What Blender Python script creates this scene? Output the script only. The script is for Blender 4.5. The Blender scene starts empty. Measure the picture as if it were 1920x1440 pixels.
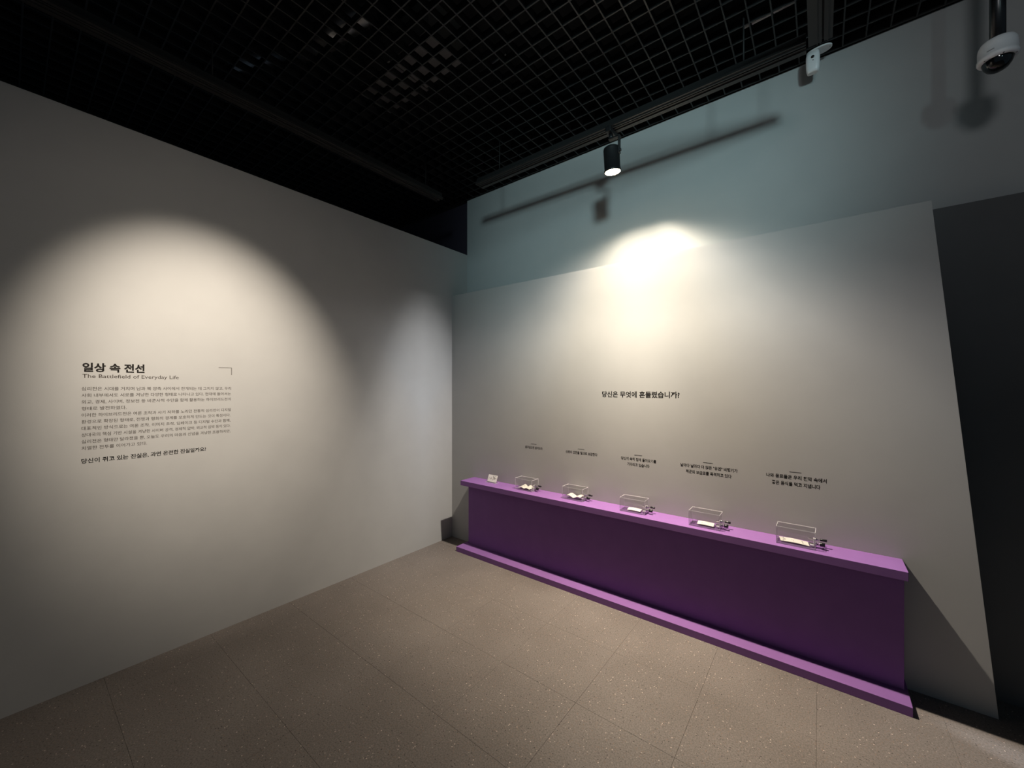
import bpy, bmesh, math, random
from mathutils import Vector, Matrix

random.seed(7)
scene = bpy.context.scene
COL = scene.collection

# ------------------------------------------------------------------ camera
EYE = Vector((0.0, 0.0, 1.5))
YAW = math.radians(38.0)
cam_data = bpy.data.cameras.new('camera')
cam_data.sensor_fit = 'HORIZONTAL'
cam_data.sensor_width = 36.0
cam_data.lens = 36.0 * 740.0 / 1920.0
cam_data.shift_y = 6.0 / 1920.0
cam_data.clip_start = 0.02
cam = bpy.data.objects.new('camera', cam_data)
cam.location = EYE
cam.rotation_euler = (math.radians(90), 0, YAW)
COL.objects.link(cam)
scene.camera = cam

# ------------------------------------------------------------------ world, lights, exposure
scene.view_settings.view_transform = 'Standard'
scene.view_settings.look = 'None'
scene.view_settings.gamma = 1.0
scene.view_settings.use_curve_mapping = False
scene.view_settings.exposure = 0.0

world = bpy.data.worlds.new('world')
scene.world = world
world.use_nodes = True
world.node_tree.nodes['Background'].inputs[0].default_value = (0.56, 0.79, 1.0, 1)
world.node_tree.nodes['Background'].inputs[1].default_value = 0.085

LAMP_LENS = Vector((-1.05, 2.39, 2.90))
LAMP_DIR = Vector((0.02, 0.10, -1.0)).normalized()


def spot(name, loc, target, power, color, size_deg, blend, radius):
    d = bpy.data.lights.new(name, 'SPOT')
    d.energy = power
    d.color = color
    d.spot_size = math.radians(size_deg)
    d.spot_blend = blend
    d.shadow_soft_size = radius
    o = bpy.data.objects.new(name, d)
    o.location = loc
    o.rotation_euler = (Vector(target) - Vector(loc)).to_track_quat('-Z', 'Y').to_euler()
    COL.objects.link(o)
    return o


WARM = (1.0, 0.90, 0.77)
COOL = (0.66, 0.95, 1.0)
p0 = LAMP_LENS + LAMP_DIR * 0.012
# the track lamp in view: photometric curve of its lens, wide along the wall, falling off towards it
key = spot('track_lamp_light', p0, p0 + Vector((0, 0, -1)), 770, (1, 1, 1), 160, 0.05, 0.03)
key.rotation_euler = (0, 0, 0)
key.data.use_nodes = True
nt = key.data.node_tree
em = nt.nodes['Emission']
tc = nt.nodes.new('ShaderNodeTexCoord')
sx = nt.nodes.new('ShaderNodeSeparateXYZ')
nt.links.new(tc.outputs['Normal'], sx.inputs[0])


def mnode(op, a, b=None, c=None):
    n = nt.nodes.new('ShaderNodeMath')
    n.operation = op
    for k, v in enumerate((a, b, c)):
        if v is None:
            continue
        if isinstance(v, (int, float)):
            n.inputs[k].default_value = v
        else:
            nt.links.new(v, n.inputs[k])
    return n.outputs[0]


def curve(val, pts, span):
    n = nt.nodes.new('ShaderNodeFloatCurve')
    c = n.mapping.curves[0]
    pts = [(x / span, y) for x, y in pts]
    c.points[0].location = pts[0]
    c.points[1].location = pts[-1]
    for p in pts[1:-1]:
        c.points.new(*p)
    for p in c.points:
        p.handle_type = 'VECTOR'
    n.mapping.update()
    nt.links.new(mnode('MINIMUM', mnode('DIVIDE', val, span), 1.0), n.inputs['Value'])
    return n.outputs[0]


az = mnode('MAXIMUM', mnode('ABSOLUTE', sx.outputs[2]), 0.01)
t_x = mnode('DIVIDE', sx.outputs[0], az)
t_along = mnode('ABSOLUTE', t_x)
t_wall = mnode('DIVIDE', mnode('MULTIPLY', sx.outputs[1], 1.0), az)
t_wall = mnode('MAXIMUM', t_wall, mnode('MULTIPLY', t_wall, -1.1))
g = curve(t_wall, [(0, 1), (0.22, 0.88), (0.30, 0.73), (0.37, 0.60), (0.45, 0.40), (0.52, 0.30), (0.73, 0.19), (1.2, 0.21), (1.95, 0.15), (2.8, 0.07),
                   (3.6, 0.012), (4.4, 0), (5, 0)], 5.0)
h = mnode('MULTIPLY',
          curve(mnode('MAXIMUM', t_x, 0.0), [(0, 0.90), (0.3, 0.91), (0.6, 0.99), (0.8, 1.0), (1.0, 0.93), (1.2, 0.72), (1.5, 0.44), (1.9, 0.22),
                                              (2.5, 0.085), (3.0, 0.035), (4, 0)], 4.0),
          curve(mnode('MAXIMUM', mnode('MULTIPLY', t_x, -1.0), 0.0), [(0, 1.0), (0.6, 0.96), (0.8, 0.88), (1.0, 0.75), (1.5, 0.47), (1.9, 0.33), (2.5, 0.17),
                                                                       (3.0, 0.08), (4, 0)], 4.0))
h = mnode('POWER', h, mnode('MULTIPLY_ADD', mnode('MINIMUM', t_wall, 3.0), 0.45, 1.0))
nt.links.new(mnode('MULTIPLY', g, h), em.inputs['Strength'])
# warm in the beam, paler towards the edge of the lens
cr = nt.nodes.new('ShaderNodeValToRGB')
cr.color_ramp.elements[0].position = 0.15
cr.color_ramp.elements[1].position = 0.60
cr.color_ramp.elements[0].color = (1.0, 0.865, 0.69, 1)
cr.color_ramp.elements[1].color = (0.90, 0.92, 0.95, 1)
nt.links.new(mnode('DIVIDE', t_along, mnode('MULTIPLY_ADD', mnode('MAXIMUM', t_wall, 0.0), 2.5, 2.0)), cr.inputs['Fac'])
nt.links.new(cr.outputs['Color'], em.inputs['Color'])
# a second track lamp above the frame, aimed at the text on the left wall
spot('wall_lamp_beam', (-1.25, 0.42, 3.10), (-2.92, 0.76, 1.58), 440, (1.0, 0.88, 0.735), 46, 1.0, 0.03)
spot('wall_lamp_spill', (-1.25, 0.42, 3.10), (-2.92, 0.80, 1.50), 14, WARM, 100, 1.0, 0.03)
# cool lamp of the hall behind the camera, aimed at the upper wall
spot('hall_lamp', (2.2, -3.0, 3.12), (-1.28, 2.97, 2.85), 840, COOL, 29, 1.0, 0.34)
# weak neutral lamp of the hall, grazing the camera dome and the right of the wall
spot('hall_lamp_far', (0.53, 0.5, 3.30), (0.66, 2.97, 2.80), 20, (0.95, 0.97, 1.0), 62, 1.0, 0.16)
# low beam from the next room, grazing the floor past the end of the bench
spot('side_lamp', (4.2, 1.67, 0.9), (0.72, 2.50, 0.0), 1300, (0.88, 0.93, 1.0), 2.8, 1.0, 0.01)

scene.cycles.transparent_max_bounces = 48


# ------------------------------------------------------------------ materials
def principled(name):
    m = bpy.data.materials.new(name)
    m.use_nodes = True
    nt = m.node_tree
    return m, nt, nt.nodes['Principled BSDF']


def paint(name, color, rough=0.6, var=0.06, scale=6.0, bump=0.0, bump_scale=300.0, metallic=0.0, spec=0.5):
    m, nt, b = principled(name)
    geo = nt.nodes.new('ShaderNodeNewGeometry')
    n = nt.nodes.new('ShaderNodeTexNoise')
    n.inputs['Scale'].default_value = scale
    n.inputs['Detail'].default_value = 5.0
    nt.links.new(geo.outputs['Position'], n.inputs['Vector'])
    r = nt.nodes.new('ShaderNodeValToRGB')
    r.color_ramp.elements[0].position = 0.3
    r.color_ramp.elements[1].position = 0.7
    r.color_ramp.elements[0].color = tuple(c * (1 - var) for c in color) + (1,)
    r.color_ramp.elements[1].color = tuple(min(1, c * (1 + var)) for c in color) + (1,)
    nt.links.new(n.outputs['Fac'], r.inputs['Fac'])
    nt.links.new(r.outputs['Color'], b.inputs['Base Color'])
    b.inputs['Roughness'].default_value = rough
    b.inputs['Metallic'].default_value = metallic
    b.inputs['Specular IOR Level'].default_value = spec
    if bump:
        n2 = nt.nodes.new('ShaderNodeTexNoise')
        n2.inputs['Scale'].default_value = bump_scale
        nt.links.new(geo.outputs['Position'], n2.inputs['Vector'])
        bp = nt.nodes.new('ShaderNodeBump')
        bp.inputs['Strength'].default_value = bump
        bp.inputs['Distance'].default_value = 0.001
        nt.links.new(n2.outputs['Fac'], bp.inputs['Height'])
        nt.links.new(bp.outputs['Normal'], b.inputs['Normal'])
    return m


def floor_material():
    m, nt, b = principled('terrazzo')
    L = nt.links.new
    geo = nt.nodes.new('ShaderNodeNewGeometry')
    cloud = nt.nodes.new('ShaderNodeTexNoise')
    cloud.inputs['Scale'].default_value = 2.2
    cloud.inputs['Detail'].default_value = 6
    L(geo.outputs['Position'], cloud.inputs['Vector'])
    base = nt.nodes.new('ShaderNodeValToRGB')
    base.color_ramp.elements[0].position = 0.3
    base.color_ramp.elements[1].position = 0.72
    base.color_ramp.elements[0].color = (0.149, 0.128, 0.115, 1)
    base.color_ramp.elements[1].color = (0.189, 0.165, 0.150, 1)
    L(cloud.outputs['Fac'], base.inputs['Fac'])
    grain = nt.nodes.new('ShaderNodeTexNoise')
    grain.inputs['Scale'].default_value = 160
    grain.inputs['Detail'].default_value = 3
    L(geo.outputs['Position'], grain.inputs['Vector'])
    gr = nt.nodes.new('ShaderNodeMapRange')
    gr.inputs['From Min'].default_value = 0.3
    gr.inputs['From Max'].default_value = 0.7
    gr.inputs['To Min'].default_value = 0.70
    gr.inputs['To Max'].default_value = 1.30
    L(grain.outputs['Fac'], gr.inputs['Value'])
    mul = nt.nodes.new('ShaderNodeVectorMath')
    mul.operation = 'SCALE'
    L(base.outputs['Color'], mul.inputs[0])
    L(gr.outputs['Result'], mul.inputs['Scale'])
    col = mul.outputs['Vector']
    for scale, thr, keep, tint in ((140, 0.27, 0.80, (0.42, 0.37, 0.32, 1)), (140, 0.28, 0.82, (0.045, 0.038, 0.034, 1)),
                                   (90, 0.22, 0.92, (0.55, 0.45, 0.39, 1)), (95, 0.22, 0.90, (0.04, 0.034, 0.03, 1)),
                                   (140, 0.30, 0.85, (0.21, 0.145, 0.11, 1))):
        v = nt.nodes.new('ShaderNodeTexVoronoi')
        v.inputs['Scale'].default_value = scale
        L(geo.outputs['Position'], v.inputs['Vector'])
        lt = nt.nodes.new('ShaderNodeMath')
        lt.operation = 'LESS_THAN'
        lt.inputs[1].default_value = thr
        L(v.outputs['Distance'], lt.inputs[0])
        sep = nt.nodes.new('ShaderNodeSeparateColor')
        L(v.outputs['Color'], sep.inputs['Color'])
        gt = nt.nodes.new('ShaderNodeMath')
        gt.operation = 'GREATER_THAN'
        gt.inputs[1].default_value = keep
        L(sep.outputs['Red'], gt.inputs[0])
        both = nt.nodes.new('ShaderNodeMath')
        both.operation = 'MULTIPLY'
        L(lt.outputs[0], both.inputs[0])
        L(gt.outputs[0], both.inputs[1])
        mx = nt.nodes.new('ShaderNodeMix')
        mx.data_type = 'RGBA'
        L(both.outputs[0], mx.inputs['Factor'])
        L(col, mx.inputs['A'])
        mx.inputs['B'].default_value = tint
        col = mx.outputs['Result']
    L(col, b.inputs['Base Color'])
    b.inputs['Roughness'].default_value = 0.55
    b.inputs['Specular IOR Level'].default_value = 0.3
    return m


def acrylic_material(name, tint, frost):
    m = bpy.data.materials.new(name)
    m.use_nodes = True
    nt = m.node_tree
    for n in list(nt.nodes):
        nt.nodes.remove(n)
    L = nt.links.new
    out = nt.nodes.new('ShaderNodeOutputMaterial')
    tr = nt.nodes.new('ShaderNodeBsdfTransparent')
    tr.inputs['Color'].default_value = tint
    gl = nt.nodes.new('ShaderNodeBsdfGlossy')
    gl.inputs['Roughness'].default_value = 0.04
    geo = nt.nodes.new('ShaderNodeNewGeometry')
    dot = nt.nodes.new('ShaderNodeVectorMath')
    dot.operation = 'DOT_PRODUCT'
    L(geo.outputs['Normal'], dot.inputs[0])
    L(geo.outputs['Incoming'], dot.inputs[1])
    ab = nt.nodes.new('ShaderNodeMath')
    ab.operation = 'ABSOLUTE'
    L(dot.outputs['Value'], ab.inputs[0])
    om = nt.nodes.new('ShaderNodeMath')
    om.operation = 'SUBTRACT'
    om.inputs[0].default_value = 1.0
    L(ab.outputs[0], om.inputs[1])
    pw = nt.nodes.new('ShaderNodeMath')
    pw.operation = 'POWER'
    L(om.outputs[0], pw.inputs[0])
    pw.inputs[1].default_value = 5.0
    fr = nt.nodes.new('ShaderNodeMath')
    fr.operation = 'MULTIPLY_ADD'
    L(pw.outputs[0], fr.inputs[0])
    fr.inputs[1].default_value = 0.7
    fr.inputs[2].default_value = 0.04
    mx = nt.nodes.new('ShaderNodeMixShader')
    L(fr.outputs[0], mx.inputs[0])
    L(tr.outputs[0], mx.inputs[1])
    L(gl.outputs[0], mx.inputs[2])
    last = mx
    if frost:
        df = nt.nodes.new('ShaderNodeBsdfDiffuse')
        df.inputs['Color'].default_value = (0.9, 0.88, 0.9, 1)
        m2 = nt.nodes.new('ShaderNodeMixShader')
        m2.inputs[0].default_value = frost
        L(last.outputs[0], m2.inputs[1])
        L(df.outputs[0], m2.inputs[2])
        last = m2
    L(last.outputs[0], out.inputs['Surface'])
    return m


def emission(name, color, strength):
    m = bpy.data.materials.new(name)
    m.use_nodes = True
    nt = m.node_tree
    b = nt.nodes['Principled BSDF']
    b.inputs['Base Color'].default_value = (0.8, 0.8, 0.8, 1)
    b.inputs['Emission Color'].default_value = color
    b.inputs['Emission Strength'].default_value = strength
    return m


WALL = paint('wall_paint', (0.37, 0.365, 0.355), 0.75, 0.025, 5.0, 0.15, 420)
UPPER = paint('upper_wall_paint', (0.37, 0.38, 0.375), 0.8, 0.02, 5.0, 0.15, 420)
PANEL = paint('panel_paint', (0.37, 0.365, 0.355), 0.7, 0.025, 4.0, 0.12, 420)
CHARCOAL = paint('charcoal_paint', (0.095, 0.096, 0.097), 0.75, 0.05, 5.0, 0.1, 400)
PURPLE_DARK = paint('dark_purple_paint', (0.026, 0.019, 0.032), 0.8, 0.03)
PURPLE = paint('purple_paint', (0.222, 0.105, 0.295), 0.7, 0.035, 9.0, 0.12, 500, spec=0.12)
FLOOR = floor_material()
JOINT = paint('floor_joint', (0.12, 0.105, 0.095), 0.9)
BLACK_GRID = paint('black_grid', (0.010, 0.010, 0.0105), 0.45, 0.03)
BLACK_VOID = paint('black_void', (0.006, 0.006, 0.0065), 0.9)
TRACK = paint('track_black', (0.020, 0.0185, 0.018), 0.42, 0.04)
TRACK_DARK = paint('track_slot', (0.006, 0.006, 0.006), 0.7)
LAMP_BLACK = paint('lamp_black', (0.012, 0.012, 0.013), 0.45)
LAMP_GLOW = emission('lamp_glow', (1.0, 0.80, 0.50, 1), 30.0)
REFLECTOR = paint('lamp_reflector', (0.85, 0.80, 0.72), 0.25, 0.02, metallic=0.8)
VINYL = paint('black_vinyl', (0.016, 0.014, 0.013), 0.9, spec=0.1)
VINYL_GREY = paint('dark_grey_vinyl', (0.055, 0.044, 0.037), 0.9, spec=0.1)
WHITE_PLASTIC = paint('white_plastic', (0.70, 0.71, 0.72), 0.4, 0.02)
BLACK_PLASTIC = paint('black_plastic', (0.008, 0.008, 0.009), 0.3)
DOME = paint('smoked_dome', (0.004, 0.004, 0.005), 0.06, 0.01)
STEEL = paint('polished_steel', (0.78, 0.77, 0.76), 0.18, 0.02, metallic=1.0)
PAPER = paint('cream_paper', (0.58, 0.56, 0.50), 0.8, 0.03, 40)
PAPER_WHITE = paint('white_paper', (0.62, 0.60, 0.56), 0.8, 0.03, 40)
INK = paint('paper_ink', (0.05, 0.04, 0.035), 0.8)
DUCT = paint('duct_grey', (0.13, 0.13, 0.13), 0.6, 0.05)
FOIL = paint('duct_foil', (0.25, 0.25, 0.26), 0.3, 0.05, metallic=0.9)
ACRYLIC = acrylic_material('clear_acrylic', (0.986, 0.984, 0.988, 1), 0.0)
ACRYLIC_EDGE = acrylic_material('acrylic_edge', (0.93, 0.92, 0.95, 1), 0.50)


# ------------------------------------------------------------------ mesh helpers
class MB:
    """collects shapes in one bmesh and links them as one object"""

    def __init__(self):
        self.bm = bmesh.new()
        self.slot = 0

    def _done(self, faces):
        for f in faces:
            f.material_index = self.slot

    def box(self, lo, hi, rot=None, bevel=0.0):
        lo, hi = Vector(lo), Vector(hi)
        c, s = (lo + hi) / 2, hi - lo
        r = bmesh.ops.create_cube(self.bm, size=1.0)
        vs = r['verts']
        for v in vs:
            v.co = Vector((v.co.x * s.x, v.co.y * s.y, v.co.z * s.z))
        faces = list({f for v in vs for f in v.link_faces})
        self._done(faces)
        if bevel:
            es = list({e for f in faces for e in f.edges})
            rb = bmesh.ops.bevel(self.bm, geom=es, offset=bevel, segments=2, affect='EDGES', profile=0.5)
            self._done(rb['faces'])
            vs = list({v for f in rb['faces'] for v in f.verts} | {v for v in vs if v.is_valid})
        m = Matrix.Translation(c) @ (rot.to_4x4() if rot else Matrix.Identity(4))
        bmesh.ops.transform(self.bm, matrix=m, verts=vs)
        return self

    def prism(self, pts, axis_vec):
        """closed polygon pts (3-D) extruded along axis_vec"""
        a = [self.bm.verts.new(p) for p in pts]
        f = self.bm.faces.new(a)
        fs = [f]
        r = bmesh.ops.extrude_face_region(self.bm, geom=[f])
        nv = [g for g in r['geom'] if isinstance(g, bmesh.types.BMVert)]
        bmesh.ops.translate(self.bm, verts=nv, vec=Vector(axis_vec))
        fs = list({g for v in a + nv for g in v.link_faces})
        bmesh.ops.recalc_face_normals(self.bm, faces=fs)
        self._done(fs)
        return self

    def lathe(self, profile, mat=None, seg=32):
        """profile [(radius, z)], revolved about local z, then transformed"""
        mat = mat or Matrix.Identity(4)
        rings = []
        for r, z in profile:
            if r < 1e-6:
                rings.append([self.bm.verts.new(mat @ Vector((0, 0, z)))])
            else:
                rings.append([self.bm.verts.new(mat @ Vector((r * math.cos(2 * math.pi * k / seg), r * math.sin(2 * math.pi * k / seg), z)))
                              for k in range(seg)])
        fs = []
        for a, b in zip(rings, rings[1:]):
            for k in range(seg):
                k2 = (k + 1) % seg
                q = [a[k % len(a)], a[k2 % len(a)], b[k2 % len(b)], b[k % len(b)]]
                u = []
                for v in q:
                    if v not in u:
                        u.append(v)
                if len(u) >= 3:
                    fs.append(self.bm.faces.new(u))
        for f in fs:
            f.smooth = True
        self._done(fs)
        return self

    def tube(self, pts, r, seg=10):
        pts = [Vector(p) for p in pts]
        rings = []
        for i, p in enumerate(pts):
            t = (pts[min(i + 1, len(pts) - 1)] - pts[max(i - 1, 0)]).normalized()
            q = t.to_track_quat('Z', 'Y')
            rr = r[i] if isinstance(r, (list, tuple)) else r
            rings.append([self.bm.verts.new(p + q @ Vector((rr * math.cos(2 * math.pi * k / seg), rr * math.sin(2 * math.pi * k / seg), 0)))
                          for k in range(seg)])
        fs = []
        for a, b in zip(rings, rings[1:]):
            for k in range(seg):
                fs.append(self.bm.faces.new((a[k], a[(k + 1) % seg], b[(k + 1) % seg], b[k])))
        fs.append(self.bm.faces.new(rings[0][::-1]))
        fs.append(self.bm.faces.new(rings[-1]))
        for f in fs[:-2]:
            f.smooth = True
        self._done(fs)
        return self

    def sheet(self, grid, thick):
        """grid of points [row][col] -> thin slab of the given thickness below it"""
        up = [[self.bm.verts.new(p) for p in row] for row in grid]
        dn = [[self.bm.verts.new(Vector(p) - Vector((0, 0, thick))) for p in row] for row in grid]
        R, C = len(grid), len(grid[0])
        fs = []
        for i in range(R - 1):
            for j in range(C - 1):
                fs.append(self.bm.faces.new((up[i][j], up[i][j + 1], up[i + 1][j + 1], up[i + 1][j])))
                fs.append(self.bm.faces.new((dn[i][j], dn[i + 1][j], dn[i + 1][j + 1], dn[i][j + 1])))
        for i in range(R - 1):
            fs.append(self.bm.faces.new((up[i][0], up[i + 1][0], dn[i + 1][0], dn[i][0])))
            fs.append(self.bm.faces.new((up[i][-1], dn[i][-1], dn[i + 1][-1], up[i + 1][-1])))
        for j in range(C - 1):
            fs.append(self.bm.faces.new((up[0][j], dn[0][j], dn[0][j + 1], up[0][j + 1])))
            fs.append(self.bm.faces.new((up[-1][j], up[-1][j + 1], dn[-1][j + 1], dn[-1][j])))
        bmesh.ops.recalc_face_normals(self.bm, faces=fs)
        self._done(fs)
        return self

    def mesh(self, name, mats):
        me = bpy.data.meshes.new(name)
        self.bm.to_mesh(me)
        self.bm.free()
        for m in (mats if isinstance(mats, (list, tuple)) else [mats]):
            me.materials.append(m)
        return me

    def build(self, name, mats, parent=None, loc=None, label=None):
        o = bpy.data.objects.new(name, self.mesh(name, mats))
        COL.objects.link(o)
        if parent:
            o.parent = parent
        if loc is not None:
            o.location = loc
        if label:
            o['label'] = label
        return o


def empty(name, loc=(0, 0, 0), rz=0.0):
    o = bpy.data.objects.new(name, None)
    o.empty_display_size = 0.05
    o.location = loc
    o.rotation_euler = (0, 0, rz)
    COL.objects.link(o)
    return o


def tag(o, label, cat, group=None):
    o['label'] = label
    o['category'] = cat
    if group:
        o['group'] = group
    return o


def structure(o):
    o['kind'] = 'structure'
    return o


def copy_tree(src, parent=None):
    c = src.copy()
    COL.objects.link(c)
    if parent:
        c.parent = parent
        c.matrix_parent_inverse = src.matrix_parent_inverse.copy()
    for ch in list(src.children):
        copy_tree(ch, c)
    return c


def text_part(string, name, mat, parent, width, em, origin, xdir, bold=0.0, align='LEFT', shear=0.0, thick=0.00025, ydir=(0, 0, 1)):
    """flat lettering as one mesh; width and em in metres, origin = baseline start (or centre), xdir = reading direction"""
    cu = bpy.data.curves.new(name, 'FONT')
    cu.body = string
    cu.size = 1.0
    cu.resolution_u = 2
    cu.offset = bold
    cu.shear = shear
    cu.extrude = 0.0
    tmp = bpy.data.objects.new('tmp_text', cu)
    COL.objects.link(tmp)
    src = tmp.to_mesh()
    me = src.copy()
    tmp.to_mesh_clear()
    bpy.data.objects.remove(tmp)
    bpy.data.curves.remove(cu)
    xs = [v.co.x for v in me.vertices]
    x0, x1 = min(xs), max(xs)
    sx = width / (x1 - x0) if width else em
    X = Vector(xdir).normalized()
    Y = Vector(ydir).normalized()
    N = X.cross(Y)
    ox = {'LEFT': x0, 'CENTER': (x0 + x1) / 2, 'RIGHT': x1}[align]
    o0 = Vector(origin)
    for v in me.vertices:
        v.co = o0 + X * ((v.co.x - ox) * sx) + Y * (v.co.y * em) + N * thick
    me.name = name
    me.materials.clear()
    me.materials.append(mat)
    o = bpy.data.objects.new(name, me)
    COL.objects.link(o)
    if parent:
        o.parent = parent
    return o


# ------------------------------------------------------------------ setting
XL = -2.92          # face of the left wall
YU = 2.974          # face of the upper (back) wall
YP = 2.757          # face of the grey display panel
ZC = 3.45           # underside of the grid ceiling

# floor: 450 mm terrazzo tiles with fine recessed joints
fl = structure(MB().box((-3.1, -2.2, -0.05), (3.2, 3.1, -0.004)).build('floor', JOINT))
tile_w, joint = 0.452, 0.0006
tm = MB().box((joint / 2, joint / 2, -0.02), (tile_w - joint / 2, tile_w - joint / 2, 0.0), bevel=0.0006).mesh('floor_tile', FLOOR)
tx = [-0.465 + tile_w * k for k in range(-6, 7)]
ty = [1.212 + tile_w * k for k in range(-6, 4)]
for x in tx:
    for y in ty:
        o = bpy.data.objects.new('floor_tile', tm)
        COL.objects.link(o)
        o.parent = fl
        o.location = (x, y, random.uniform(-0.0002, 0.0002))

structure(MB().box((XL - 0.12, -2.2, -0.02), (XL, YU, 2.885)).build('wall_left', WALL))
structure(MB().box((XL, YU, -0.02), (3.2, YU + 0.12, ZC + 0.005)).build('wall_back', UPPER))
structure(MB().box((-6.6, YU + 0.03, -0.02), (XL, YU + 0.12, ZC + 0.005)).build('wall_beyond', PURPLE_DARK))

# dark partition to the right of the panel
structure(MB().box((0.30, 2.925, 0.0), (3.2, YU - 0.001, 2.412)).build('wall_right', CHARCOAL))

# ceiling: black open-cell grid hung below a dark slab
ce = structure(MB().box((-6.6, -2.2, 4.15), (3.2, YU - 0.001, 4.25)).build('ceiling', BLACK_VOID))
structure(MB().box((-6.6, -2.3, ZC + 0.03), (3.2, -2.2, 4.25)).build('blackout_1', BLACK_VOID))  # added blocker, keeps world light out of the void from behind
structure(MB().box((3.2, -2.3, ZC + 0.03), (3.3, YU, 4.25)).build('blackout_2', BLACK_VOID))  # added blocker, shuts the right side of the void against world light
structure(MB().box((-6.7, -2.3, -0.02), (-6.6, YU, 4.25)).build('blackout_3', BLACK_VOID))  # added blocker from floor to slab, stops world light from the left
structure(MB().box((-6.6, -2.3, -0.02), (XL - 0.12, -2.2, ZC + 0.03)).build('blackout_4', BLACK_VOID))  # added blocker, keeps the space behind the left wall dark
structure(MB().box((-6.6, YU, ZC + 0.005), (3.2, YU + 0.12, 4.25)).build('blackout_5', BLACK_VOID))  # back wall above the grid, its shade put in as black colour
cell = 0.1
gx0, gx1, gy0, gy1 = -6.2, 2.0, -1.6, 2.95
along_y = MB().box((-0.0035, gy0, ZC), (0.0035, gy1, ZC + 0.045)).mesh('grid_slat', BLACK_GRID)
along_x = MB().box((gx0, -0.0035, ZC + 0.0006), (gx1, 0.0035, ZC + 0.0446)).mesh('grid_slat', BLACK_GRID)
k = 0
x = gx0
while x <= gx1 + 1e-6:
    o = bpy.data.objects.new('grid_slat', along_y)
    COL.objects.link(o)
    o.parent = ce
    o.location = (x, 0, 0)
    x += cell
y = gy1
while y >= gy0 - 1e-6:
    o = bpy.data.objects.new('grid_slat', along_x)
    COL.objects.link(o)
    o.parent = ce
    o.location = (0, y, 0)
    y -= cell

# ------------------------------------------------------------------ display panel (slanted right edge)
dp = MB()
pts = [(XL, YP, 0.0), (0.635, YP, 0.0), (0.424, YP, 2.405), (XL, YP, 2.417)]
dp.prism(pts, (0, 2.924 - YP, 0))
pn = tag(dp.build('exhibit_board', PANEL), 'tall pale grey display panel with slanting edge behind the purple bench', 'panel')

# ------------------------------------------------------------------ purple bench
bench = tag(empty('display_bench', (-1.14, 2.65, 0)), 'long purple display bench with projecting top and low step', 'bench')


def rel(parent, lo, hi):
    l = parent.location
    return tuple(a - b for a, b in zip(lo, l)), tuple(a - b for a, b in zip(hi, l))


MB().box(*rel(bench, (-2.59, 2.655, 0.044), (0.318, YP - 0.001, 0.598)), bevel=0.0015).build('body', PURPLE, bench)
MB().box(*rel(bench, (-2.612, 2.572, 0.598), (0.3225, YP - 0.001, 0.641)), bevel=0.0015).build('countertop', PURPLE, bench)
MB().box(*rel(bench, (-2.625, 2.530, 0.0), (0.3315, YP - 0.001, 0.044)), bevel=0.0015).build('plinth_step', PURPLE, bench)
ZB = 0.641

# ------------------------------------------------------------------ lettering on the left wall
wt = tag(empty('wall_text', (XL, 0.23, 1.1)), 'block of dark introduction lettering on the left wall', 'lettering')
XD = (0, 1, 0)


def lp(y, z):
    return (0.0, y - 0.23, z - 1.1)


text_part('일상 속 전선', 'title', VINYL, wt, 0.232, 0.049, lp(0.233, 1.582), XD, bold=0.036)
text_part('The Battlefield of Everyday Life', 'subtitle', VINYL_GREY, wt, 0.378, 0.0275, lp(0.233, 1.547), XD, bold=0.004)
lines = [
    ('심리전은 시대를 거치며 남과 북 양측 사이에서 전개되는 데 그치지 않고, 우리', 0.637),
    ('사회 내부에서도 서로를 겨냥한 다양한 형태로 나타나고 있다. 현대에 들어서는', 0.636),
    ('외교, 경제, 사이버, 정보전 등 비군사적 수단을 함께 활용하는 하이브리드전의', 0.636),
    ('형태로 발전하였다.', 0.163),
    ('이러한 하이브리드전은 여론 조작과 사기 저하를 노리던 전통적 심리전이 디지털', 0.636),
    ('환경으로 확장된 형태로, 전쟁과 평화의 경계를 모호하게 만드는 것이 특징이다.', 0.634),
    ('대표적인 방식으로는 여론 조작, 이미지 조작, 딥페이크 등 디지털 수단과 함께,', 0.634),
    ('상대국의 핵심 기반 시설을 겨냥한 사이버 공격, 경제적 압박, 외교적 압박 등이 있다.', 0.634),
    ('심리전은 형태만 달라졌을 뿐, 오늘도 우리의 마음과 신념을 겨냥한 조용하지만,', 0.634),
    ('치열한 전투를 이어가고 있다.', 0.244),
]
for i, (s, w) in enumerate(lines):
    text_part(s, 'text_line', VINYL_GREY, wt, w, 0.0205, lp(0.2305, 1.4845 - 0.0333 * i), XD, bold=0.006)
text_part('당신이 쥐고 있는 진실은, 과연 온전한 진실일까요?', 'closing_line', VINYL, wt, 0.510, 0.0265, lp(0.2295, 1.118), XD, bold=0.024)
cm = MB()
cm.box(lp(0.803, 1.6195), (0.0003, 0.872 - 0.23, 1.6225 - 1.1))
cm.box(lp(0.8690, 1.577), (0.0003, 0.872 - 0.23, 1.6225 - 1.1))
cm.build('corner_mark', VINYL_GREY, wt)

# ------------------------------------------------------------------ lettering on the panel
qt = tag(empty('panel_question', (-1.016, YP, 1.43)), 'bold one-line question lettered high on the grey panel', 'lettering')
text_part('당신은 무엇에 흔들렸습니까?', 'question', VINYL, qt, 0.556, 0.047, (0, 0, 0.0), (1, 0, 0), bold=0.027, align='CENTER')

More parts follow.
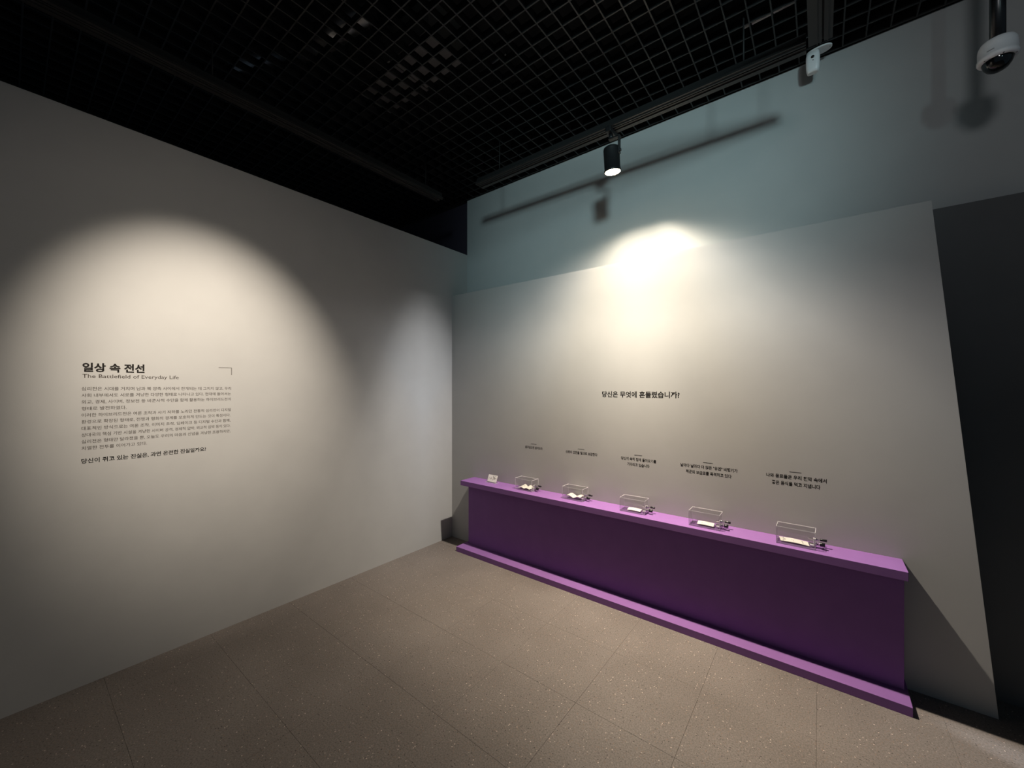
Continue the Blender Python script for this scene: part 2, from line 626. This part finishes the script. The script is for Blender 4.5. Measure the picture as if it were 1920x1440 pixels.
quotes = [
    (-1.920, [('살고싶으면 넘어오라', 0.178)], 'single short line in the far left, above the box nearest the small card'),
    (-1.470, [('신변의 안전을 절대로 보장한다', 0.275)], ''),
    (-1.018, [('당신이 속히 집에 돌아오기를', 0.252), ('기다리고 있습니다', 0.160)], ''),
    (-0.566, [('날마다 날마다 더 많은 "유엔" 비행기가', 0.333), ('적군의 보급로를 폭격하고 있다', 0.266)], ''),
    (-0.112, [('나와 동료들은 우리 천막 속에서', 0.279), ('좋은 음식을 먹고 지냅니다', 0.224)], ''),
]
qlabels = [
    'shortest one-line handwritten quote on the panel, nearest the small card',
    'longer one-line handwritten quote on the panel, second from the corner',
    'two-line handwritten quote above the middle acrylic box',
    'widest two-line handwritten quote, with one word in quotation marks',
    'two-line handwritten quote nearest the slanting panel edge',
]
for (cx, ls, _), lab in zip(quotes, qlabels):
    q = tag(empty('quote_text', (cx, YP, 0.975)), lab, 'lettering', 'handwritten quotes above the acrylic boxes')
    MB().box((-0.028, -0.0003, 0.0395), (0.028, 0.0, 0.0425)).build('dash', VINYL, q)
    for j, (s, w) in enumerate(ls):
        text_part(s, 'text_line', VINYL, q, w, 0.0250, (0, 0, 0.0015 - 0.0385 * j), (1, 0, 0), bold=0.026, align='CENTER', shear=0.0)

# ------------------------------------------------------------------ acrylic music boxes on the bench
BW, BD, BH, TH = 0.174, 0.094, 0.095, 0.003


def acrylic_plate(lo, hi, thin_axis):
    """plate whose narrow edge faces carry the frosted edge material"""
    m = MB()
    m.box(lo, hi)
    m.bm.faces.ensure_lookup_table()
    for f in m.bm.faces:
        n = f.normal
        ax = max(range(3), key=lambda i: abs(n[i]))
        f.material_index = 0 if ax == thin_axis else 1
    return m


def make_box():
    r = empty('music_box')
    w, d, h, t = BW / 2, BD / 2, BH, TH
    for lo, hi, ax in (((-w, -d, 0), (w, -d + t, h - t), 1), ((-w, d - t, 0), (w, d, h - t), 1),
                       ((-w, -d + t, 0), (-w + t, d - t, h - t), 0), ((w - t, -d + t, 0), (w, d - t, h - t), 0),
                       ((-w, -d, h - t), (w, d, h), 2)):
        acrylic_plate(lo, hi, ax).build('acrylic_panel', [ACRYLIC, ACRYLIC_EDGE], r)
    acrylic_plate((-w + t, -d + t, 0), (w - t, d - t, 0.010), 2).build('base_plate', [ACRYLIC, ACRYLIC_EDGE], r)
    # two crank spindles through the right end plate
    for (y, z, ang, up) in ((0.006, 0.043, -8, True), (0.002, 0.021, 120, False)):
        m = MB()
        rot = Matrix.Translation((w, y, z)) @ Matrix.Rotation(math.pi / 2, 4, 'Y')
        m.lathe([(0, -0.030), (0.004, -0.030), (0.004, -0.006), (0.0085, -0.006), (0.0085, 0.0), (0.0085, 0.004),
                 (0.004, 0.004), (0.004, 0.012), (0, 0.012)], rot, 20)
        s = m.build('crank', STEEL, r)
        a = math.radians(ang)
        e = Vector((w + 0.011, y + 0.016 * math.cos(a), z + 0.016 * math.sin(a) * (0.3 if not up else 1)))
        b = MB()
        b.tube([(w + 0.011, y, z), e], 0.0026, 8)
        b.tube([e, e + Vector((0.010, 0, 0))], 0.0022, 8)
        b.build('arm', STEEL, s)
        kn = MB()
        rot = Matrix.Translation(e + Vector((0.006, 0, 0))) @ Matrix.Rotation(math.pi / 2, 4, 'Y')
        kr = 0.0066 if up else 0.0105
        ln = 0.030 if up else 0.022
        kn.lathe([(0, 0), (kr * 0.8, 0), (kr, 0.002), (kr * 0.92, ln * 0.5), (kr, ln - 0.002), (kr * 0.8, ln), (0, ln)], rot, 20)
        kn.build('knob', BLACK_PLASTIC, s)
    # clamp block of the movement just inside the end plate
    m = MB()
    m.box((w - 0.026, -0.010, 0.010), (w - 0.006, 0.014, 0.016), bevel=0.0006)
    m.box((w - 0.010, -0.008, 0.016), (w - 0.006, 0.012, 0.050), bevel=0.0006)
    m.build('bracket', ACRYLIC_EDGE, r)
    return r


blabels = [
    'clear acrylic crank box nearest the small card, holding a wavy open sheet',
    'clear acrylic crank box second from the corner, holding an open curled booklet',
    'clear acrylic crank box in the middle of the five, holding a flat strip',
    'clear acrylic crank box fourth from the corner, bright along its top edge',
    'clear acrylic crank box nearest the free end of the bench, with a long strip',
]
bx = [-1.945, -1.487, -1.016, -0.560, -0.106]
by = [2.690, 2.692, 2.676, 2.664, 2.664]
brz = [-0.03, 0.0, 0.03, 0.0, -0.02]
proto = make_box()
for i in range(5):
    o = proto if i == 0 else copy_tree(proto)
    o.location = (bx[i], by[i], ZB)
    o.rotation_euler = (0, 0, brz[i])
    tag(o, blabels[i], 'music box', 'acrylic crank boxes along the bench')

# paper slips lying on the base plates
slabels = [
    'wavy cream sheet inside the acrylic box nearest the small card',
    'open cream booklet with curling pages inside the second acrylic box',
    'small flat cream strip inside the middle acrylic box',
    'tilted cream strip with dark marks inside the fourth acrylic box',
    'long cream strip with three groups of marks in the last acrylic box',
]


def slip(i, w, d, fn, tilt, marks, x_off=0.0, y_off=0.0, lift=0.0, skew=0.0):
    r = tag(empty('paper_slip', (bx[i] + x_off, by[i] + y_off, ZB + 0.0105 + lift), brz[i]), slabels[i], 'paper', 'paper strips inside the acrylic boxes')
    nx, ny = 17, 5
    g = []
    for a in range(ny):
        v = a / (ny - 1) - 0.5
        row = []
        for b in range(nx):
            u = b / (nx - 1) - 0.5
            row.append(Vector((u * w + skew * v * d, v * d, 0.002 + (v + 0.5) * tilt + fn(u, v))))
        g.append(row)
    MB().sheet(g, 0.0015).build('sheet', PAPER, r)
    if tilt > 0.004:
        # folded leg holding the rear edge up
        MB().box((-w * 0.45, d * 0.40, -0.0005), (w * 0.45, d * 0.40 + 0.001, 0.001 + tilt * 0.88)).build('fold', PAPER, r)
    m = MB()
    for (u0, u1, v0, v1, sl) in marks:
        q = []
        for u, v in ((u0, v0), (u1, v0 + sl), (u1, v1 + sl), (u0, v1)):
            q.append((u * w + skew * v * d, v * d, 0.0024 + (v + 0.5) * tilt + fn(u, v)))
        m.bm.faces.new([m.bm.verts.new(p) for p in q])
    m.build('ink_marks', INK, r)['kind'] = 'stuff'
    return r


def strokes(groups):
    rnd = random.Random(11)
    out = []
    for (u, n) in groups:
        for k in range(n):
            uu = u + rnd.uniform(-0.035, 0.035)
            vv = rnd.uniform(-0.2, 0.15)
            if rnd.random() < 0.5:
                out.append((uu, uu + 0.012, vv - 0.12, vv + 0.16, 0))
            else:
                out.append((uu - 0.016, uu + 0.016, vv, vv + 0.07, rnd.uniform(-0.06, 0.06)))
    return out


slip(0, 0.118, 0.060, lambda u, v: 0.010 * abs(math.sin(u * 6.6)) ** 1.2 * (1.2 + v), 0.004, strokes([(-0.15, 2), (0.2, 2)]), -0.006, -0.002, 0.001)
slip(1, 0.116, 0.058, lambda u, v: 0.012 * (1 - math.cos(min(1, abs(u) * 2.2) * math.pi)) * 0.5 + 0.006 * math.sin(min(1, abs(u) * 2.0) * math.pi), 0.004, strokes([(-0.2, 2), (0.2, 2)]), 0.0, 0.0, 0.001)
slip(2, 0.090, 0.040, lambda u, v: 0.001 * math.cos(u * 5), 0.007, strokes([(-0.12, 3), (0.12, 2)]), 0.004, -0.006)
slip(3, 0.092, 0.036, lambda u, v: 0.0015 * math.cos(u * 4), 0.010, strokes([(-0.22, 4), (0.16, 2)]), 0.002, -0.006)
slip(4, 0.128, 0.036, lambda u, v: 0.0015 * math.cos(u * 5), 0.010, strokes([(-0.32, 4), (-0.04, 2), (0.3, 5)]), -0.008, -0.008, 0, -0.3)

# ------------------------------------------------------------------ small card on an acrylic easel at the left end of the bench
st = tag(empty('card_stand', (-2.333, 2.690, ZB)), 'small clear acrylic easel at the far left of the bench', 'stand')
tiltm = Matrix.Rotation(math.radians(-22), 3, 'X')
acrylic_plate((-0.056, -0.020, 0.0), (0.056, 0.030, 0.003), 2).build('foot', [ACRYLIC, ACRYLIC_EDGE], st)
bk = MB().box((-0.055, -0.0015, 0.0), (0.055, 0.0015, 0.056), rot=None)
bmesh.ops.transform(bk.bm, matrix=Matrix.Translation((0, 0.0035, 0.004)) @ tiltm.to_4x4(), verts=bk.bm.verts[:])
bk.build('back_plate', ACRYLIC, st)
acrylic_plate((-0.055, -0.020, 0.003), (0.055, -0.0175, 0.010), 1).build('lip', [ACRYLIC, ACRYLIC_EDGE], st)
cd = tag(empty('sign_card', (-2.333, 2.690, ZB + 0.006)), 'small white card with brushed grey marks at the far left of the bench', 'card')
M4 = Matrix.Translation((0, -0.0005, 0.0)) @ tiltm.to_4x4()
c = MB().box((-0.053, -0.0016, 0.0), (0.053, 0.0, 0.062))
bmesh.ops.transform(c.bm, matrix=M4, verts=c.bm.verts[:])
c.build('card', PAPER_WHITE, cd)
m = MB()
for (x0, z0, x1, z1, w) in ((-0.040, 0.040, -0.040, 0.022, 0.003), (-0.036, 0.030, -0.033, 0.030, 0.002), (-0.020, 0.042, -0.014, 0.034, 0.003),
                            (-0.024, 0.030, -0.008, 0.030, 0.004), (-0.016, 0.030, -0.016, 0.022, 0.003), (-0.022, 0.022, -0.010, 0.022, 0.003),
                            (0.008, 0.054, 0.012, 0.044, 0.006), (0.006, 0.042, 0.028, 0.040, 0.005), (0.004, 0.030, 0.004, 0.014, 0.004),
                            (0.012, 0.032, 0.030, 0.030, 0.008), (0.030, 0.034, 0.050, 0.032, 0.004), (0.014, 0.022, 0.026, 0.022, 0.003),
                            (0.026, 0.052, 0.042, 0.051, 0.002)):
    a, b = Vector((x0, 0, z0)), Vector((x1, 0, z1))
    t = (b - a).normalized()
    n = Vector((-t.z, 0, t.x)) * w / 2
    q = [a - n, b - n, b + n, a + n]
    m.bm.faces.new([m.bm.verts.new(M4 @ (p + Vector((0, -0.002, 0)))) for p in q])
m.build('brush_marks', paint('grey_ink', (0.16, 0.14, 0.12), 0.8), cd)

# ------------------------------------------------------------------ lighting tracks hung under the grid
ZT = 3.155


def track(name_label, p, q, wires):
    """rail from p to q (same z), profile with a slot underneath"""
    p, q = Vector(p), Vector(q)
    d = (q - p).normalized()
    s = Vector((-d.y, d.x, 0))
    r = tag(empty('light_track', (p + q) / 2), name_label, 'light track')
    off = (p + q) / 2

    def strip(nm, a0, a1, z0, z1, mat):
        m = MB()
        pts = [p - off + s * a0 + Vector((0, 0, z0)), p - off + s * a1 + Vector((0, 0, z0)), p - off + s * a1 + Vector((0, 0, z1)), p - off + s * a0 + Vector((0, 0, z1))]
        m.prism(pts, q - p)
        return m.build(nm, mat, r)

    strip('channel', -0.030, 0.030, 0.012, 0.052, TRACK_DARK)
    strip('flange', -0.046, -0.014, 0.0, 0.012, TRACK)
    strip('flange', -0.006, 0.046, 0.0, 0.012, TRACK)
    strip('lip', -0.030, -0.026, -0.006, 0.0, TRACK)
    strip('lip', 0.010, 0.014, -0.006, 0.0, TRACK)
    for w in wires:
        c0 = p + d * w - off
        MB().tube([c0 + Vector((0, 0, 0.05)), c0 + Vector((0, 0, ZC - p.z + 0.03))], 0.004, 8).build('hanger_rod', TRACK_DARK, r)
    return r


track('black light track running parallel to the grey panel, carrying the lit lamp', (-2.22, 2.40, ZT), (-0.055, 2.40, ZT), (0.22, 1.9))
track('black light track running along the left wall under the grid', (-2.655, -1.5, ZT), (-2.655, 2.36, ZT), (0.5, 2.2, 3.7))
track('black light track running away from the white sensor towards the camera', (0.0, -1.0, ZT), (0.0, 2.405, ZT), (0.6, 3.3))

# ------------------------------------------------------------------ track lamp
lamp = tag(empty('track_spotlight', (-1.06, 2.40, ZT)), 'lit black track spotlight hanging above the grey panel', 'spotlight')
o = lamp.location
Q = LAMP_DIR.to_track_quat('Z', 'X').to_matrix().to_4x4()
HM = Matrix.Translation(LAMP_LENS - Vector(o)) @ Q


def hm(prof, seg=36):
    return MB().lathe(prof, HM, seg)


hm([(0.0, -0.135), (0.036, -0.135), (0.047, -0.128), (0.050, -0.118), (0.050, 0.010), (0.053, 0.010), (0.053, 0.022), (0.0495, 0.022),
    (0.0495, 0.004), (0.0, 0.002)]).build('head', LAMP_BLACK, lamp)
hm([(0.048, 0.0200), (0.030, 0.008), (0.0, 0.006)]).build('lens', LAMP_GLOW, lamp)
a = MB()
a.box((-0.018, -0.060, -0.034), (0.018, 0.060, 0.0), bevel=0.003)
a.build('adapter', LAMP_BLACK, lamp)
a = MB()
a.tube([(0, -0.01, -0.034), (0, -0.01, -0.062)], 0.014, 16)
a.build('stem', LAMP_BLACK, lamp)
piv = HM @ Vector((0, 0, -0.098))
a = MB()
side = Vector((1, 0, 0))
a.box((-0.012, -0.028, -0.070), (0.064, 0.004, -0.062), bevel=0.0015)
a.box((0.056, piv.y - 0.016, piv.z - 0.020), (0.063, piv.y + 0.016, -0.062), bevel=0.002)
y = a.build('yoke', LAMP_BLACK, lamp)
a = MB()
a.lathe([(0, 0), (0.010, 0), (0.010, 0.010), (0, 0.010)], Matrix.Translation((0.060, piv.y, piv.z)) @ Matrix.Rotation(math.pi / 2, 4, 'Y'), 16)
a.build('pivot_knob', LAMP_BLACK, y)

# ------------------------------------------------------------------ motion sensor under the grid, close to the wall
sn = tag(empty('motion_sensor', (-0.012, 2.885, ZC - 0.004)), 'small white motion sensor hanging under the black grid ceiling', 'sensor')
sn.rotation_euler = (0, 0, math.radians(-6))
m = MB()
N = 28
prof = []
for k in range(N):
    t = 2 * math.pi * k / N
    prof.append((0.060 * math.copysign(abs(math.cos(t)) ** 0.8, math.cos(t)) + 0.006, 0.032 * math.sin(t), -0.008))
m.prism([Vector(p) for p in prof], (0, 0, 0.008))
m.build('mounting_plate', WHITE_PLASTIC, sn)
m = MB()
# body: rounded shell, front flat, sides swept
rings = []
for (z, w, dep) in ((-0.008, 0.030, 0.024), (-0.030, 0.033, 0.026), (-0.070, 0.033, 0.026), (-0.105, 0.031, 0.024), (-0.118, 0.027, 0.020), (-0.122, 0.020, 0.014)):
    ring = []
    for k in range(24):
        t = 2 * math.pi * k / 24
        ring.append(m.bm.verts.new((-0.022 + w * math.copysign(abs(math.cos(t)) ** 0.6, math.cos(t)), -0.004 + dep * math.copysign(abs(math.sin(t)) ** 0.6, math.sin(t)), z)))
    rings.append(ring)
for r0, r1 in zip(rings, rings[1:]):
    for k in range(24):
        f = m.bm.faces.new((r0[k], r1[k], r1[(k + 1) % 24], r0[(k + 1) % 24]))
        f.smooth = True
m.bm.faces.new(rings[-1][::-1])
m.bm.faces.new(rings[0])
bmesh.ops.recalc_face_normals(m.bm, faces=m.bm.faces[:])
bd = m.build('body', WHITE_PLASTIC, sn)
fm = Matrix.Translation((-0.020, -0.0295, -0.042)) @ Matrix.Rotation(math.pi / 2, 4, 'X')
MB().lathe([(0, 0.0035), (0.006, 0.003), (0.0085, 0.0015), (0.0085, -0.002)], fm, 20).build('lens', BLACK_PLASTIC, bd)
fm = Matrix.Translation((-0.018, -0.0295, -0.062)) @ Matrix.Rotation(math.pi / 2, 4, 'X')
MB().lathe([(0, 0.002), (0.003, 0.0015), (0.003, -0.002)], fm, 12).build('indicator', DUCT, bd)
for sx in (-0.046, 0.054):
    MB().lathe([(0, -0.0095), (0.004, -0.0095), (0.004, -0.006)], Matrix.Translation((sx, 0.0, 0)), 12).build('screw', STEEL, sn)

# ------------------------------------------------------------------ dome camera on a pole
dc = tag(empty('dome_camera', (0.600, 2.62, 2.930)), 'white dome camera with smoked dome hanging on a black pole', 'camera')
dc.scale = (0.68, 0.68, 0.82)
hs = MB().lathe([(0.0, 0.070), (0.060, 0.070), (0.074, 0.064), (0.082, 0.050), (0.085, 0.030), (0.085, -0.012), (0.089, -0.014), (0.089, -0.024),
                 (0.084, -0.032), (0.070, -0.036), (0.067, -0.036), (0.067, -0.030)], None, 48).build('housing', WHITE_PLASTIC, dc)
MB().lathe([(0.0675, -0.030), (0.067, -0.040), (0.060, -0.060), (0.046, -0.076), (0.026, -0.086), (0.0, -0.090)], None, 40).build('smoked_dome', DOME, dc)
MB().lathe([(0.0, 0.632), (0.035, 0.632), (0.035, 0.069), (0.0, 0.069)], None, 24).build('pole', BLACK_PLASTIC, dc)
for k in range(3):
    t = math.radians(215 + 60 * k)
    MB().lathe([(0, 0.0016), (0.004, 0.0012), (0.004, -0.002)],
               Matrix.Translation((0.077 * math.cos(t), 0.077 * math.sin(t), -0.0345)) @ Matrix.Rotation(math.pi, 4, 'X'), 12).build('screw', DUCT, hs)
m = MB()
for k in range(7):
    t = math.radians(228 + 3.2 * k)
    rm = Matrix.Rotation(t, 3, 'Z')
    c0 = rm @ Vector((0.0853, 0, 0.002))
    m.box(c0 - Vector((0.0007, 0.0016, 0.002)), c0 + Vector((0.0007, 0.0016, 0.002)), rot=rm)
m.build('worn_print', DUCT, hs)

# ------------------------------------------------------------------ things in the void above the grid
dk = tag(empty('air_duct', (-2.25, 1.70, 3.64)), 'grey air duct seen through the black grid ceiling', 'duct')
dk.rotation_euler = (0, 0, math.radians(0))
m = MB().box((-0.40, -0.15, 0.0), (0.40, 0.15, 0.22), bevel=0.004)
m.build('duct_body', DUCT, dk)
MB().box((-0.03, -0.165, -0.008), (0.03, 0.165, 0.235), bevel=0.002).build('flange', DUCT, dk)
fd = tag(empty('flexible_duct', (-2.55, 1.15, 3.68)), 'crinkled silver flexible duct above the black grid', 'duct')
m = MB()
pts, rr = [], []
for k in range(121):
    t = k / 120
    pts.append((-0.55 + 1.05 * t, -0.22 + 0.42 * t + 0.05 * math.sin(t * 5), 0.03 * math.sin(t * 7)))
    rr.append(0.072 + (0.007 if k % 2 else 0.0))
m.tube(pts, rr, 18)
m.build('hose', FOIL, fd)
pp = tag(empty('conduit_pipe', (-2.1, 2.02, 3.66)), 'thin grey conduit above the grid beside the air duct', 'pipe')
MB().tube([(-0.75, 0.03, 0), (0.5, -0.03, 0)], 0.010, 10).build('tube', FOIL, pp)
pp = tag(empty('conduit_pipe', (-0.25, 2.67, 3.62)), 'short pale conduit above the grid near the white sensor', 'pipe')
MB().tube([(-0.11, 0.004, 0), (0.14, -0.006, 0)], 0.009, 10).build('tube', WHITE_PLASTIC, pp)
